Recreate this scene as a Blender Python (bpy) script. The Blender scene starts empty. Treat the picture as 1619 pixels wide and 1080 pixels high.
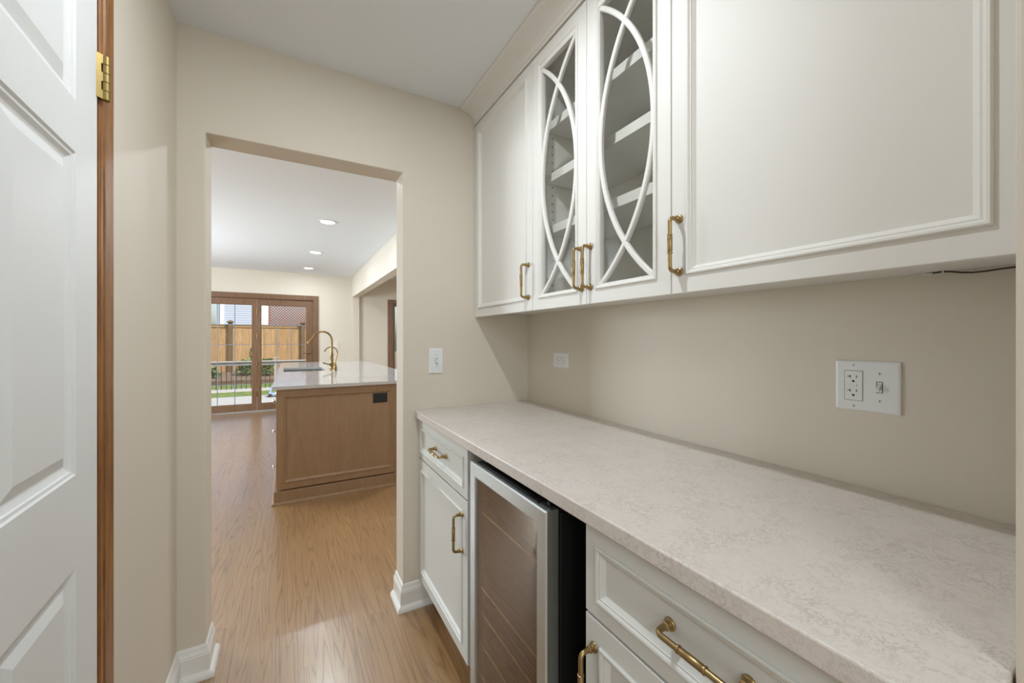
import bpy, bmesh, math, random
from mathutils import Vector, Matrix
random.seed(7)
SC = bpy.context.scene
COL = SC.collection
PI = math.pi

# ------------------------------------------------------------------ camera
YAW = math.radians(29.257)
cam_d = bpy.data.cameras.new('camera'); cam = bpy.data.objects.new('camera', cam_d); COL.objects.link(cam)
cam.location = (0, 0, 1.25); cam.rotation_euler = (PI/2, 0, -YAW)
cam_d.sensor_width = 36.0; cam_d.lens = 36.0*628/1619; cam_d.shift_y = -4.0/1619
cam_d.clip_start = 0.01; cam_d.clip_end = 300
SC.camera = cam

# ------------------------------------------------------------------ world, sun, lights, exposure
W = bpy.data.worlds.new('world'); SC.world = W; W.use_nodes = True
nt = W.node_tree; nt.nodes.clear()
out = nt.nodes.new('ShaderNodeOutputWorld'); bg = nt.nodes.new('ShaderNodeBackground'); sky = nt.nodes.new('ShaderNodeTexSky')
sky.sky_type = 'NISHITA'; sky.sun_disc = False; sky.sun_elevation = math.radians(52); sky.sun_rotation = math.radians(150)
sky.air_density = 1.0; sky.dust_density = 3.0; sky.ozone_density = 1.0
bg.inputs['Strength'].default_value = 0.26
nt.links.new(sky.outputs[0], bg.inputs['Color']); nt.links.new(bg.outputs[0], out.inputs['Surface'])

def light(name, kind, loc, energy, color=(1, 1, 1), rot=(0, 0, 0), parent=None, **kw):
    d = bpy.data.lights.new(name, kind); d.energy = energy; d.color = color
    for k, v in kw.items(): setattr(d, k, v)
    o = bpy.data.objects.new(name, d); COL.objects.link(o); o.location = loc; o.rotation_euler = rot
    if parent: o.parent = parent
    return o
sun_dir = Vector((-0.42, 0.62, -0.78))
sun = light('sun', 'SUN', (0, -5, 12), 4.2, (1.0, 0.95, 0.86), sun_dir.to_track_quat('-Z', 'Y').to_euler(), angle=0.01)
# daylight portals of the openings in the outside walls
def portal(loc, rot, sx, sy):
    o = light('daylight_portal', 'AREA', loc, 1, rot=rot, shape='RECTANGLE', size=sx, size_y=sy)
    o.data.cycles.is_portal = True
    return o
portal((-0.9, 8.35, 1.0), (-PI/2, 0, 0), 2.6, 2.0)
portal((2.45, 8.35, 1.2), (-PI/2, 0, 0), 1.3, 1.7)
LAMP = (0.88, 0.945, 1.0); DAY = (0.84, 0.93, 1.0)
P_CAN, P_KITCHEN, P_BACK, P_DINING, P_BACKFILL, P_KFILL = 10.8, 7.4, 36.0, 75.0, 43.0, 165.0
light('back_room_fill', 'AREA', (-0.7, -1.7, 2.36), P_BACK, DAY, (0, 0, 0), shape='DISK', size=0.9)  # added fill light, unseen behind the camera, no fixture built
# fill light at two added windows in the room behind the viewer
for wx, wp in ((-1.5, 0.6), (1.75, 1.2)): light('back_window_fill', 'AREA', (wx, -4.08, 1.35), P_BACKFILL*wp, DAY, (PI/2, 0, 0), shape='RECTANGLE', size=1.7, size_y=1.6)
light('dining_area_light', 'AREA', (2.9, 5.0, 2.36), P_DINING, LAMP, (0, 0, 0), shape='DISK', size=0.6)  # unseen area light on the dining side, no fixture modelled
# fill light at an added window in the kitchen's unseen side wall
light('kitchen_window_fill', 'AREA', (-2.985, 5.4, 1.45), P_KFILL, DAY, (0, -PI/2, 0), shape='RECTANGLE', size=1.1, size_y=1.9)
vs = SC.view_settings
vs.view_transform = 'Standard'; vs.look = 'None'; vs.gamma = 1.0; vs.use_curve_mapping = False; vs.exposure = 0.0
try:
    cy = SC.cycles
    cy.max_bounces = 12; cy.diffuse_bounces = 6; cy.glossy_bounces = 5; cy.transmission_bounces = 8; cy.transparent_max_bounces = 16
    cy.sample_clamp_indirect = 6.0; cy.caustics_reflective = False; cy.caustics_refractive = False; cy.use_denoising = True
except Exception: pass

# ------------------------------------------------------------------ materials
def srgb(r, g, b):
    f = lambda c: (c/255/12.92) if c/255 <= .04045 else ((c/255+.055)/1.055)**2.4
    return (f(r), f(g), f(b), 1)
class NT:
    def __init__(s, name):
        s.m = bpy.data.materials.new(name); s.m.use_nodes = True; s.t = s.m.node_tree
        s.b = s.t.nodes['Principled BSDF']; s.out = s.t.nodes['Material Output']
    def n(s, ty, **kw):
        o = s.t.nodes.new(ty)
        for k, v in kw.items():
            if k in o.inputs: o.inputs[k].default_value = v
            else: setattr(o, k, v)
        return o
    def l(s, a, b): s.t.links.new(a, b)
    def set(s, **kw):
        for k, v in kw.items(): s.b.inputs[k.replace('_', ' ')].default_value = v
    def coords(s, scale, rnd=True):
        tc = s.n('ShaderNodeTexCoord'); mp = s.n('ShaderNodeMapping'); mp.inputs['Scale'].default_value = scale
        if rnd:
            oi = s.n('ShaderNodeObjectInfo'); mu = s.n('ShaderNodeMath', operation='MULTIPLY'); mu.inputs[1].default_value = 37.0
            s.l(oi.outputs['Random'], mu.inputs[0]); va = s.n('ShaderNodeVectorMath', operation='ADD')
            s.l(tc.outputs['Object'], va.inputs[0]); s.l(mu.outputs[0], va.inputs[1]); s.l(va.outputs[0], mp.inputs[0])
        else: s.l(tc.outputs['Object'], mp.inputs[0])
        return mp.outputs[0]
    def ramp(s, fac, stops):
        r = s.n('ShaderNodeValToRGB'); e = r.color_ramp.elements
        while len(e) < len(stops): e.new(0.5)
        for q, (p, c) in zip(e, stops): q.position = p; q.color = c
        s.l(fac, r.inputs[0]); return r.outputs[0]
    def bump(s, h, strength, dist=0.01):
        b = s.n('ShaderNodeBump'); b.inputs['Strength'].default_value = strength; b.inputs['Distance'].default_value = dist
        s.l(h, b.inputs['Height']); s.l(b.outputs[0], s.b.inputs['Normal'])
def paint(name, rgb, rough=0.5, bump=0.0, scale=260, var=0.0):
    m = NT(name); m.set(Base_Color=srgb(*rgb), Roughness=rough)
    if bump:
        nz = m.n('ShaderNodeTexNoise', Scale=scale, Detail=3.0); m.l(m.coords((1, 1, 1), False), nz.inputs['Vector'])
        m.bump(nz.outputs[0], bump, 0.002)
    return m.m
def metal(name, rgb, rough=0.3, brushed=None):
    m = NT(name); m.set(Base_Color=srgb(*rgb), Roughness=rough, Metallic=1.0)
    nz = m.n('ShaderNodeTexNoise', Scale=60.0, Detail=2.0); m.l(m.coords(brushed or (1, 1, 1)), nz.inputs['Vector'])
    r = m.n('ShaderNodeMapRange'); r.inputs[3].default_value = rough*0.8; r.inputs[4].default_value = rough*1.25
    m.l(nz.outputs[0], r.inputs[0]); m.l(r.outputs[0], m.b.inputs['Roughness'])
    return m.m
def wood(name, dark, light_, scale=(30, 2, 30), rough=0.35, rings=True, tone=0.25, bump=0.05, coat=0.0, contrast=1.0, wavescale=1.0):
    """grain runs along the long axis given by the small scale component"""
    m = NT(name); v = m.coords(scale)
    n1 = m.n('ShaderNodeTexNoise', Scale=1.0, Detail=5.0, Roughness=0.6, Distortion=0.6); m.l(v, n1.inputs['Vector'])
    fac = n1.outputs[0]
    if rings:
        v2 = m.coords(tuple(q*0.22 for q in scale))
        wv = m.n('ShaderNodeTexWave', wave_type='RINGS', rings_direction='SPHERICAL'); wv.inputs['Scale'].default_value = wavescale
        wv.inputs['Distortion'].default_value = 5.0; wv.inputs['Detail'].default_value = 2.0; wv.inputs['Detail Scale'].default_value = 0.6
        m.l(v2, wv.inputs['Vector'])
        mx = m.n('ShaderNodeMix'); mx.data_type = 'FLOAT'; mx.inputs[0].default_value = 0.35
        m.l(n1.outputs[0], mx.inputs[2]); m.l(wv.outputs['Fac'], mx.inputs[3]); fac = mx.outputs[0]
    fine = m.n('ShaderNodeTexNoise', Scale=6.0, Detail=3.0); m.l(v, fine.inputs['Vector'])
    mf = m.n('ShaderNodeMix'); mf.data_type = 'FLOAT'; mf.inputs[0].default_value = 0.3
    m.l(fac, mf.inputs[2]); m.l(fine.outputs[0], mf.inputs[3])
    c = m.ramp(mf.outputs[0], [(0.5-0.22/contrast, srgb(*dark)), (0.5+0.2/contrast, srgb(*light_))])
    oi = m.n('ShaderNodeObjectInfo'); mr = m.n('ShaderNodeMapRange'); mr.inputs[3].default_value = 1-tone; mr.inputs[4].default_value = 1+tone
    m.l(oi.outputs['Random'], mr.inputs[0])
    hs = m.n('ShaderNodeHueSaturation'); m.l(c, hs.inputs['Color']); m.l(mr.outputs[0], hs.inputs['Value'])
    m.l(hs.outputs[0], m.b.inputs['Base Color']); m.set(Roughness=rough)
    if coat: m.set(Coat_Weight=coat, Coat_Roughness=0.12)
    if bump: m.bump(mf.outputs[0], bump, 0.004)
    return m.m
def oak_floor():
    m = NT('oak_strip'); tc = (18, 0.8, 18)
    a = m.n('ShaderNodeTexNoise', Scale=1.0, Detail=1.2, Roughness=0.45, Distortion=0.1); m.l(m.coords(tc), a.inputs['Vector'])
    k = m.n('ShaderNodeMath', operation='MULTIPLY'); k.inputs[1].default_value = 12.0; m.l(a.outputs[0], k.inputs[0])
    pp = m.n('ShaderNodeMath', operation='PINGPONG'); pp.inputs[1].default_value = 0.5; m.l(k.outputs[0], pp.inputs[0])
    rg = m.ramp(pp.outputs[0], [(0.0, (0, 0, 0, 1)), (0.17, (0.72, 0.72, 0.72, 1)), (0.5, (1, 1, 1, 1))])
    p = m.n('ShaderNodeTexNoise', Scale=1.0, Detail=3.0, Roughness=0.6); m.l(m.coords((190, 9, 190)), p.inputs['Vector'])
    mx = m.n('ShaderNodeMix'); mx.data_type = 'FLOAT'; mx.inputs[0].default_value = 0.5; m.l(rg, mx.inputs[2]); m.l(p.outputs[0], mx.inputs[3])
    c = m.ramp(mx.outputs[0], [(0.16, srgb(126, 93, 57)), (0.45, srgb(150, 115, 75)), (0.78, srgb(163, 128, 86))])
    oi = m.n('ShaderNodeObjectInfo'); mr = m.n('ShaderNodeMapRange'); mr.inputs[3].default_value = 0.965; mr.inputs[4].default_value = 1.035
    m.l(oi.outputs['Random'], mr.inputs[0]); hs = m.n('ShaderNodeHueSaturation'); m.l(c, hs.inputs['Color']); m.l(mr.outputs[0], hs.inputs['Value'])
    m.l(hs.outputs[0], m.b.inputs['Base Color']); m.set(Roughness=0.36, IOR=1.5, Coat_Weight=1.0, Coat_Roughness=0.24, Coat_IOR=1.75); m.bump(mx.outputs[0], 0.07, 0.002)
    return m.m
def glass(name, tint=(1, 1, 1), refl=1.0, rough=0.0, base=0.0, gcol=(1, 1, 1)):
    """architectural glass: clear transmission with a Fresnel mirror on top"""
    m = NT(name); t = m.n('ShaderNodeBsdfTransparent'); t.inputs[0].default_value = (*tint, 1)
    g = m.n('ShaderNodeBsdfGlossy'); g.inputs['Roughness'].default_value = rough; g.inputs[0].default_value = (*gcol, 1)
    lw = m.n('ShaderNodeLayerWeight'); lw.inputs['Blend'].default_value = 0.5
    pw = m.n('ShaderNodeMath', operation='POWER'); pw.inputs[1].default_value = 5.0; m.l(lw.outputs['Facing'], pw.inputs[0])
    f = m.n('ShaderNodeMath', operation='MULTIPLY_ADD'); f.inputs[1].default_value = 0.96; f.inputs[2].default_value = 0.04; m.l(pw.outputs[0], f.inputs[0])
    ml = m.n('ShaderNodeMath', operation='MULTIPLY_ADD'); ml.use_clamp = True
    ml.inputs[1].default_value = refl; ml.inputs[2].default_value = base; m.l(f.outputs[0], ml.inputs[0])
    x = m.n('ShaderNodeMixShader'); m.l(ml.outputs[0], x.inputs[0]); m.l(t.outputs[0], x.inputs[1]); m.l(g.outputs[0], x.inputs[2])
    m.l(x.outputs[0], m.out.inputs['Surface']); return m.m
def emit(name, rgb, s):
    m = NT(name); m.set(Base_Color=(1, 1, 1, 1), Emission_Color=srgb(*rgb), Emission_Strength=s); return m.m
def quartz(name, base, vein, rough=0.25, amount=0.55, k=1.0):
    m = NT(name); v = m.coords((1, 1, 1), False)
    w = m.n('ShaderNodeTexNoise', Scale=9.0*k, Detail=4.0, Roughness=0.6); m.l(v, w.inputs['Vector'])
    va = m.n('ShaderNodeVectorMath', operation='MULTIPLY_ADD'); va.inputs[1].default_value = (0.16/k, 0.16/k, 0.16/k)
    m.l(w.outputs['Color'], va.inputs[0]); m.l(v, va.inputs[2])
    a = m.n('ShaderNodeTexNoise', Scale=26.0*k, Detail=5.0, Roughness=0.65, Distortion=1.0); m.l(va.outputs[0], a.inputs['Vector'])
    c1 = m.ramp(a.outputs[0], [(0.455, (0, 0, 0, 1)), (0.5, (1, 1, 1, 1)), (0.545, (0, 0, 0, 1))])
    b = m.n('ShaderNodeTexNoise', Scale=7.0*k, Detail=3.0); m.l(v, b.inputs['Vector'])
    c2 = m.ramp(b.outputs[0], [(0.38, (0.32, 0.32, 0.32, 1)), (0.62, (1, 1, 1, 1))])
    mu = m.n('ShaderNodeMath', operation='MULTIPLY'); m.l(c1, mu.inputs[0]); m.l(c2, mu.inputs[1])
    m2 = m.n('ShaderNodeMath', operation='MULTIPLY'); m2.inputs[1].default_value = amount; m.l(mu.outputs[0], m2.inputs[0])
    mx = m.n('ShaderNodeMix'); mx.data_type = 'RGBA'; mx.inputs[6].default_value = srgb(*base); mx.inputs[7].default_value = srgb(*vein)
    m.l(m2.outputs[0], mx.inputs[0]); m.l(mx.outputs[2], m.b.inputs['Base Color']); m.set(Roughness=rough)
    return m.m

M = {}
M['wall'] = paint('wall_paint', (212, 204, 190), 0.6, 0.06)
M['ceiling'] = paint('ceiling_paint', (226, 231, 235), 0.75, 0.05)
M['white'] = paint('white_trim_paint', (226, 226, 222), 0.35)
M['cab'] = paint('cabinet_paint', (224, 223, 218), 0.6)
M['basecab'] = paint('base_cabinet_paint', (212, 213, 208), 0.45)
M['cabin'] = paint('cabinet_interior', (224, 222, 216), 0.45)
M['dark_gap'] = paint('shadow_gap', (40, 38, 35), 0.8)
M['door'] = NT('moulded_door_paint'); d = M['door']; d.set(Base_Color=srgb(224, 226, 226), Roughness=0.5)
nz = d.n('ShaderNodeTexNoise', Scale=1.0, Detail=4.0, Distortion=1.2); d.l(d.coords((150, 150, 7), False), nz.inputs['Vector']); d.bump(nz.outputs[0], 0.18, 0.0015); M['door'] = d.m
M['brass'] = metal('aged_brass', (164, 140, 98), 0.32)
M['hinge'] = metal('worn_brass', (160, 138, 88), 0.42)
M['gold'] = metal('faucet_brass', (150, 124, 84), 0.32)
M['steel'] = metal('brushed_steel', (206, 212, 213), 0.38, (2, 60, 2))
M['sinksteel'] = metal('sink_steel', (150, 152, 152), 0.35)
M['nickel'] = metal('nickel', (200, 200, 198), 0.2)
M['black'] = paint('black_plastic', (22, 22, 22), 0.45)
M['blackmetal'] = paint('black_cabinet_metal', (14, 14, 14), 0.5, 0.1, 500)
M['plate'] = paint('white_plastic', (226, 229, 230), 0.3)
M['slot'] = paint('socket_slot', (45, 43, 40), 0.6)
M['cord'] = paint('brown_cord', (52, 38, 22), 0.45)
M['clearglass'] = glass('cabinet_glass', (0.96, 0.965, 0.96), 0.8)
M['pane'] = glass('window_glass', (0.97, 0.98, 0.98), 0.3)
M['coolerglass'] = glass('tinted_cooler_glass', (0.68, 0.60, 0.52), 0.95, 0.01, 0.08, (1.0, 0.88, 0.76))
M['quartz'] = quartz('pantry_quartz', (216, 209, 202), (160, 150, 142), 0.3, 0.55, 1.9)
M['quartz_white'] = quartz('island_quartz', (196, 197, 196), (170, 170, 168), 0.07, 0.4, 1.0)
M['floor'] = oak_floor()
M['jamb'] = wood('stained_trim', (90, 54, 24), (160, 108, 54), (90, 90, 6), 0.4, False, 0.0, 0.08)
M['patio'] = wood('patio_door_wood', (92, 66, 47), (132, 100, 73), (60, 60, 5), 0.42, False, 0.06, 0.05)
M['island'] = wood('island_maple', (138, 111, 83), (164, 135, 104), (26, 26, 3), 0.42, False, 0.0, 0.02, 0.0, 0.7)
M['cedar'] = wood('cedar_fence', (136, 104, 66), (186, 152, 106), (24, 24, 3), 0.7, False, 0.13, 0.1)
M['cedarpost'] = wood('fence_post', (88, 70, 48), (112, 90, 66), (24, 24, 3), 0.7, False, 0.05, 0.1)
M['greywood'] = wood('grey_deck_wood', (136, 130, 124), (168, 162, 156), (3, 24, 24), 0.7, False, 0.06, 0.05)
M['timber'] = wood('garden_timber', (84, 66, 54), (120, 98, 82), (3, 24, 24), 0.8, False, 0.12, 0.1)
M['concrete'] = paint('concrete', (176, 174, 168), 0.8, 0.2, 30)
M['grass'] = NT('grass'); d = M['grass']; d.set(Roughness=0.9)
nz = d.n('ShaderNodeTexNoise', Scale=5.0, Detail=6.0); d.l(d.coords((1, 1, 1), False), nz.inputs['Vector'])
d.l(d.ramp(nz.outputs[0], [(0.35, srgb(84, 102, 40)), (0.65, srgb(124, 138, 70))]), d.b.inputs['Base Color']); M['grass'] = d.m
M['mulch'] = NT('mulch'); d = M['mulch']; d.set(Roughness=0.95)
nz = d.n('ShaderNodeTexNoise', Scale=18.0, Detail=6.0); d.l(d.coords((1, 1, 1), False), nz.inputs['Vector'])
d.l(d.ramp(nz.outputs[0], [(0.35, srgb(74, 58, 46)), (0.65, srgb(140, 120, 100))]), d.b.inputs['Base Color']); M['mulch'] = d.m
M['leaf'] = NT('leaf'); d = M['leaf']; d.set(Roughness=0.6)
nz = d.n('ShaderNodeTexNoise', Scale=9.0, Detail=2.0); d.l(d.coords((1, 1, 1)), nz.inputs['Vector'])
d.l(d.ramp(nz.outputs[0], [(0.35, srgb(50, 80, 34)), (0.65, srgb(120, 144, 84))]), d.b.inputs['Base Color']); M['leaf'] = d.m
M['siding'] = paint('pale_siding', (172, 182, 196), 0.6)
M['whitetrim'] = paint('outdoor_white', (240, 240, 238), 0.6)
M['lattice'] = paint('red_lattice', (138, 92, 86), 0.7)
M['roof'] = paint('dark_shingle', (70, 70, 74), 0.9, 0.3, 40)
M['muntin'] = paint('grey_muntin', (120, 130, 144), 0.5)
M['cream'] = paint('cream_plastic', (222, 214, 200), 0.4)
M['iron'] = paint('black_iron', (40, 40, 42), 0.5)
M['blue'] = paint('pale_blue_plastic', (148, 172, 200), 0.4)
M['rubber'] = paint('dark_rubber', (44, 40, 46), 0.7)
M['lens'] = emit('lamp_lens', (255, 246, 232), 9.0)

# ------------------------------------------------------------------ mesh helpers
class MB:
    def __init__(s): s.v = []; s.f = []; s.sm = []
    def add(s, vs_, fs, smooth=False):
        o = len(s.v); s.v += [tuple(q) for q in vs_]; s.f += [tuple(i+o for i in f) for f in fs]; s.sm += [smooth]*len(fs); return s
    def box(s, x0, x1, y0, y1, z0, z1):
        return s.add([(x0, y0, z0), (x1, y0, z0), (x1, y1, z0), (x0, y1, z0), (x0, y0, z1), (x1, y0, z1), (x1, y1, z1), (x0, y1, z1)],
              [(0, 3, 2, 1), (4, 5, 6, 7), (0, 1, 5, 4), (1, 2, 6, 5), (2, 3, 7, 6), (3, 0, 4, 7)])
    def bar(s, a, b, w, h, up=(0, 0, 1)):
        a, b = Vector(a), Vector(b); d = (b-a).normalized(); up = Vector(up)
        r = d.cross(up).normalized()*w/2; u = r.normalized().cross(d)*h/2
        vs_ = [a-r-u, a+r-u, a+r+u, a-r+u, b-r-u, b+r-u, b+r+u, b-r+u]
        return s.add(vs_, [(0, 1, 2, 3), (4, 7, 6, 5), (0, 4, 5, 1), (1, 5, 6, 2), (2, 6, 7, 3), (3, 7, 4, 0)])
    def tube(s, pts, rad, seg=12, caps=True):
        pts = [Vector(p) for p in pts]; n = len(pts); rs = rad if isinstance(rad, (list, tuple)) else [rad]*n
        t0 = (pts[1]-pts[0]).normalized(); up = Vector((0, 0, 1)) if abs(t0.z) < .9 else Vector((1, 0, 0))
        r = t0.cross(up).normalized(); vs_ = []
        for i, p in enumerate(pts):
            a = pts[i]-pts[i-1] if i else pts[1]-pts[0]; b = pts[i+1]-pts[i] if i < n-1 else a
            if a.length < 1e-9: a = b
            if b.length < 1e-9: b = a
            t = (a.normalized()+b.normalized()).normalized()
            r = (r - t*r.dot(t)).normalized(); q = t.cross(r)
            for k in range(seg):
                an = 2*PI*k/seg; vs_.append(p + (r*math.cos(an)+q*math.sin(an))*rs[i])
        fs = [(i*seg+k, i*seg+(k+1) % seg, (i+1)*seg+(k+1) % seg, (i+1)*seg+k) for i in range(n-1) for k in range(seg)]
        s.add(vs_, fs, True)
        if caps:
            s.add(vs_[:seg], [tuple(range(seg-1, -1, -1))]); s.add(vs_[-seg:], [tuple(range(seg))])
        return s
    def lathe(s, base, axis, prof, seg=20):
        """prof: list of (distance along axis, radius)"""
        base = Vector(base); ax = Vector(axis).normalized()
        pts = [base+ax*d for d, _ in prof]; rs = [max(r, 1e-4) for _, r in prof]
        up = Vector((0, 0, 1)) if abs(ax.z) < .9 else Vector((1, 0, 0)); r = ax.cross(up).normalized(); q = ax.cross(r); n = len(prof); vs_ = []
        for p, ra in zip(pts, rs):
            for k in range(seg):
                an = 2*PI*k/seg; vs_.append(p+(r*math.cos(an)+q*math.sin(an))*ra)
        fs = [(i*seg+k, i*seg+(k+1) % seg, (i+1)*seg+(k+1) % seg, (i+1)*seg+k) for i in range(n-1) for k in range(seg)]
        s.add(vs_, fs, True); s.add(vs_[:seg], [tuple(range(seg-1, -1, -1))]); s.add(vs_[-seg:], [tuple(range(seg))]); return s
    def rings(s, fr, rects, cap=True, smooth=False):
        """fr(a,b,d)->point; rects: list of (a0,a1,b0,b1,d): concentric rectangles joined by quads"""
        vs_ = []
        for a0, a1, b0, b1, d in rects: vs_ += [fr(a0, b0, d), fr(a1, b0, d), fr(a1, b1, d), fr(a0, b1, d)]
        fs = [(i*4+k, i*4+(k+1) % 4, (i+1)*4+(k+1) % 4, (i+1)*4+k) for i in range(len(rects)-1) for k in range(4)]
        if cap: fs.append(tuple((len(rects)-1)*4+k for k in range(4)))
        return s.add(vs_, fs, smooth)
    def sweep(s, path, prof, closed_prof=True, caps=True):
        """path: 2D points (x,y); prof: (offset to the left of travel, z); mitred"""
        n = len(path); P = [Vector((p[0], p[1])) for p in path]; vs_ = []; m = len(prof)
        for i in range(n):
            d0 = (P[i]-P[i-1]).normalized() if i else (P[1]-P[0]).normalized()
            d1 = (P[i+1]-P[i]).normalized() if i < n-1 else d0
            n0 = Vector((-d0.y, d0.x)); n1 = Vector((-d1.y, d1.x)); b = (n0+n1).normalized(); k = 1/max(b.dot(n0), .2)
            for o, z in prof: q = P[i]+b*o*k; vs_.append((q.x, q.y, z))
        fs = [(i*m+j, i*m+(j+1) % m, (i+1)*m+(j+1) % m, (i+1)*m+j) for i in range(n-1) for j in range(m if closed_prof else m-1)]
        s.add(vs_, fs)
        if caps: s.add(vs_[:m], [tuple(range(m))]); s.add(vs_[-m:], [tuple(range(m-1, -1, -1))])
        return s
def org(o):
    v = Vector(o.location)
    while o.parent: o = o.parent; v += Vector(o.location)
    return v
def build(name, mb, mat, parent=None, bevel=0.0, local=False, kind=None, seg=2):
    me = bpy.data.meshes.new(name)
    off = org(parent) if (parent and not local) else Vector((0, 0, 0))
    me.from_pydata([tuple(Vector(v)-off) for v in mb.v], [], mb.f)
    bm = bmesh.new(); bm.from_mesh(me); bmesh.ops.recalc_face_normals(bm, faces=bm.faces); bm.to_mesh(me); bm.free()
    me.polygons.foreach_set('use_smooth', mb.sm); me.update()
    if any(mb.sm): me.set_sharp_from_angle(angle=math.radians(38))
    if mat: me.materials.append(mat)
    o = bpy.data.objects.new(name, me); COL.objects.link(o)
    if parent: o.parent = parent
    if bevel:
        b = o.modifiers.new('bevel', 'BEVEL'); b.width = bevel; b.segments = seg; b.limit_method = 'ANGLE'; b.angle_limit = math.radians(50)
        b.harden_normals = False
    if kind: o['kind'] = kind
    return o
def tag(o, label=None, cat=None, group=None, kind=None):
    if label: o['label'] = label
    if cat: o['category'] = cat
    if group: o['group'] = group
    if kind: o['kind'] = kind
    return o
def thing(name, loc, label, cat, group=None, rz=0, kind=None):
    o = bpy.data.objects.new(name, None); COL.objects.link(o); o.empty_display_size = .05
    o.location = loc; o.rotation_euler = (0, 0, rz); return tag(o, label, cat, group, kind)
def structure(name, mb, mat, label, cat, bevel=0.0):
    return tag(build(name, mb, mat, None, bevel), label, cat, None, 'structure')
def dup(o, loc, parent=None, **kw):
    c = o.copy(); COL.objects.link(c); c.location = loc
    if parent: c.parent = parent
    for k, v in kw.items(): c[k] = v
    return c
def frameX(x, sgn=-1):      # plane x = const seen from -X: a = y, b = z, d = outwards
    return lambda a, b, d: (x+sgn*d, a, b)
def frameY(y):              # plane y = const seen from -Y: a = x, b = z
    return lambda a, b, d: (a, y-d, b)

# ------------------------------------------------------------------ dimensions
XL, XR, YF, YF2, ZC = -0.357, 1.135, 1.85, 1.98, 2.40     # pantry
KY, KZ = 8.10, 2.43                                       # kitchen far wall, kitchen ceiling
OXL, OXR, OZ = -0.273, 0.458, 2.02                        # doorway in the far pantry wall
CZ, CT = 0.915, 0.032                                     # counter top and thickness

# ------------------------------------------------------------------ shell
T = 0.12
structure('wall_left', MB().box(XL-T, XL, 1.14, YF, 0, ZC).box(XL-T, XL, 0.10, 0.285, 0, ZC).box(XL-T, XL, 0.285, 1.14, 2.06, ZC), M['wall'],
          'beige pantry wall on the left beside the wood door casing', 'wall')
structure('wall_right', MB().box(XR, XR+T, 0.10, YF, 0, ZC), M['wall'], 'beige wall behind the stone counter and under the wall cabinets', 'wall')
def solid_xz(pts, y0, y1):
    n = len(pts); v = [(x, y0, z) for x, z in pts]+[(x, y1, z) for x, z in pts]
    return MB().add(v, [tuple(range(n)), tuple(range(2*n-1, n-1, -1))]+[(i, (i+1) % n, n+(i+1) % n, n+i) for i in range(n)])
wf = solid_xz([(-3.0, 0), (OXL, 0), (OXL, OZ), (OXR, OZ), (OXR, 0), (4.5, 0), (4.5, 2.6), (-3.0, 2.6)], YF, YF2)
structure('wall_far', wf, M['wall'], 'beige end wall of the pantry pierced by the open doorway', 'wall', 0.004)
NX0, NX1 = -0.30, 0.628
wn = solid_xz([(-2.6, 0), (NX0, 0), (NX0, 2.37), (NX1, 2.37), (NX1, 0), (3.0, 0), (3.0, 2.5), (-2.6, 2.5)], -0.03, 0.10)
structure('wall_near', wn, M['wall'], 'beige wall end at the right edge where the counter stops', 'wall', 0.004)
structure('ceiling', MB().box(XL-T, XR+T, 0.10, YF, ZC, ZC+.1), M['ceiling'], 'smooth white ceiling of the pantry', 'ceiling')
# kitchen and dining shell
kw = MB()
DX0, DX1, DZ = -2.22, 0.385, 1.957         # patio door opening
WX0, WX1, WZ0, WZ1 = 1.80, 3.1, 0.40, 1.957
kw.box(-3.0, DX0, KY, KY+.16, 0, 2.6).box(DX0, DX1, KY, KY+.16, DZ, 2.6).box(DX1, WX0, KY, KY+.16, 0, 2.6)
kw.box(WX0, WX1, KY, KY+.16, 0, WZ0).box(WX0, WX1, KY, KY+.16, WZ1, 2.6).box(WX1, 4.5, KY, KY+.16, 0, 2.6)
kw.box(1.041, 1.165, KY-.05, KY, 0, KZ)
structure('wall_kitchen_far', kw, M['wall'], 'cream kitchen wall holding the brown patio doors', 'wall')
structure('wall_kitchen_left', MB().box(-3.12, -3.0, YF2, 4.4, 0, 2.6).box(-3.12, -3.0, 6.4, KY, 0, 2.6).box(-3.12, -3.0, 4.4, 6.4, 0, .85).box(-3.12, -3.0, 4.4, 6.4, 2.05, 2.6), M['wall'], 'cream side wall of the kitchen', 'wall')
structure('window_2', MB().rings(lambda a, b, d: (-3.05+d, a, b), [(4.4, 6.4, .85, 2.05, 0), (4.4, 6.4, .85, 2.05, .05), (4.46, 6.34, .91, 1.99, .05), (4.46, 6.34, .91, 1.99, 0)], False).box(-3.03, -3.0, 5.37, 5.43, .9, 2.0), M['patio'], 'added brown framed window in the unseen kitchen side wall', 'window')  # added window frame to go with the kitchen fill light
structure('wall_dining_right', MB().box(4.5, 4.62, YF2, KY, 0, 2.6), M['wall'], 'cream side wall of the dining room', 'wall')
structure('trim_1', MB().box(1.041, 1.165, 2.6, KY-.05, 2.045, KZ), M['wall'], 'cream header beam under the kitchen ceiling', 'beam', 0.004)
structure('ceiling_kitchen', MB().box(-3.12, 4.62, YF2, KY, KZ, KZ+.12), M['ceiling'], 'white kitchen ceiling with recessed lamps', 'ceiling')
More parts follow.
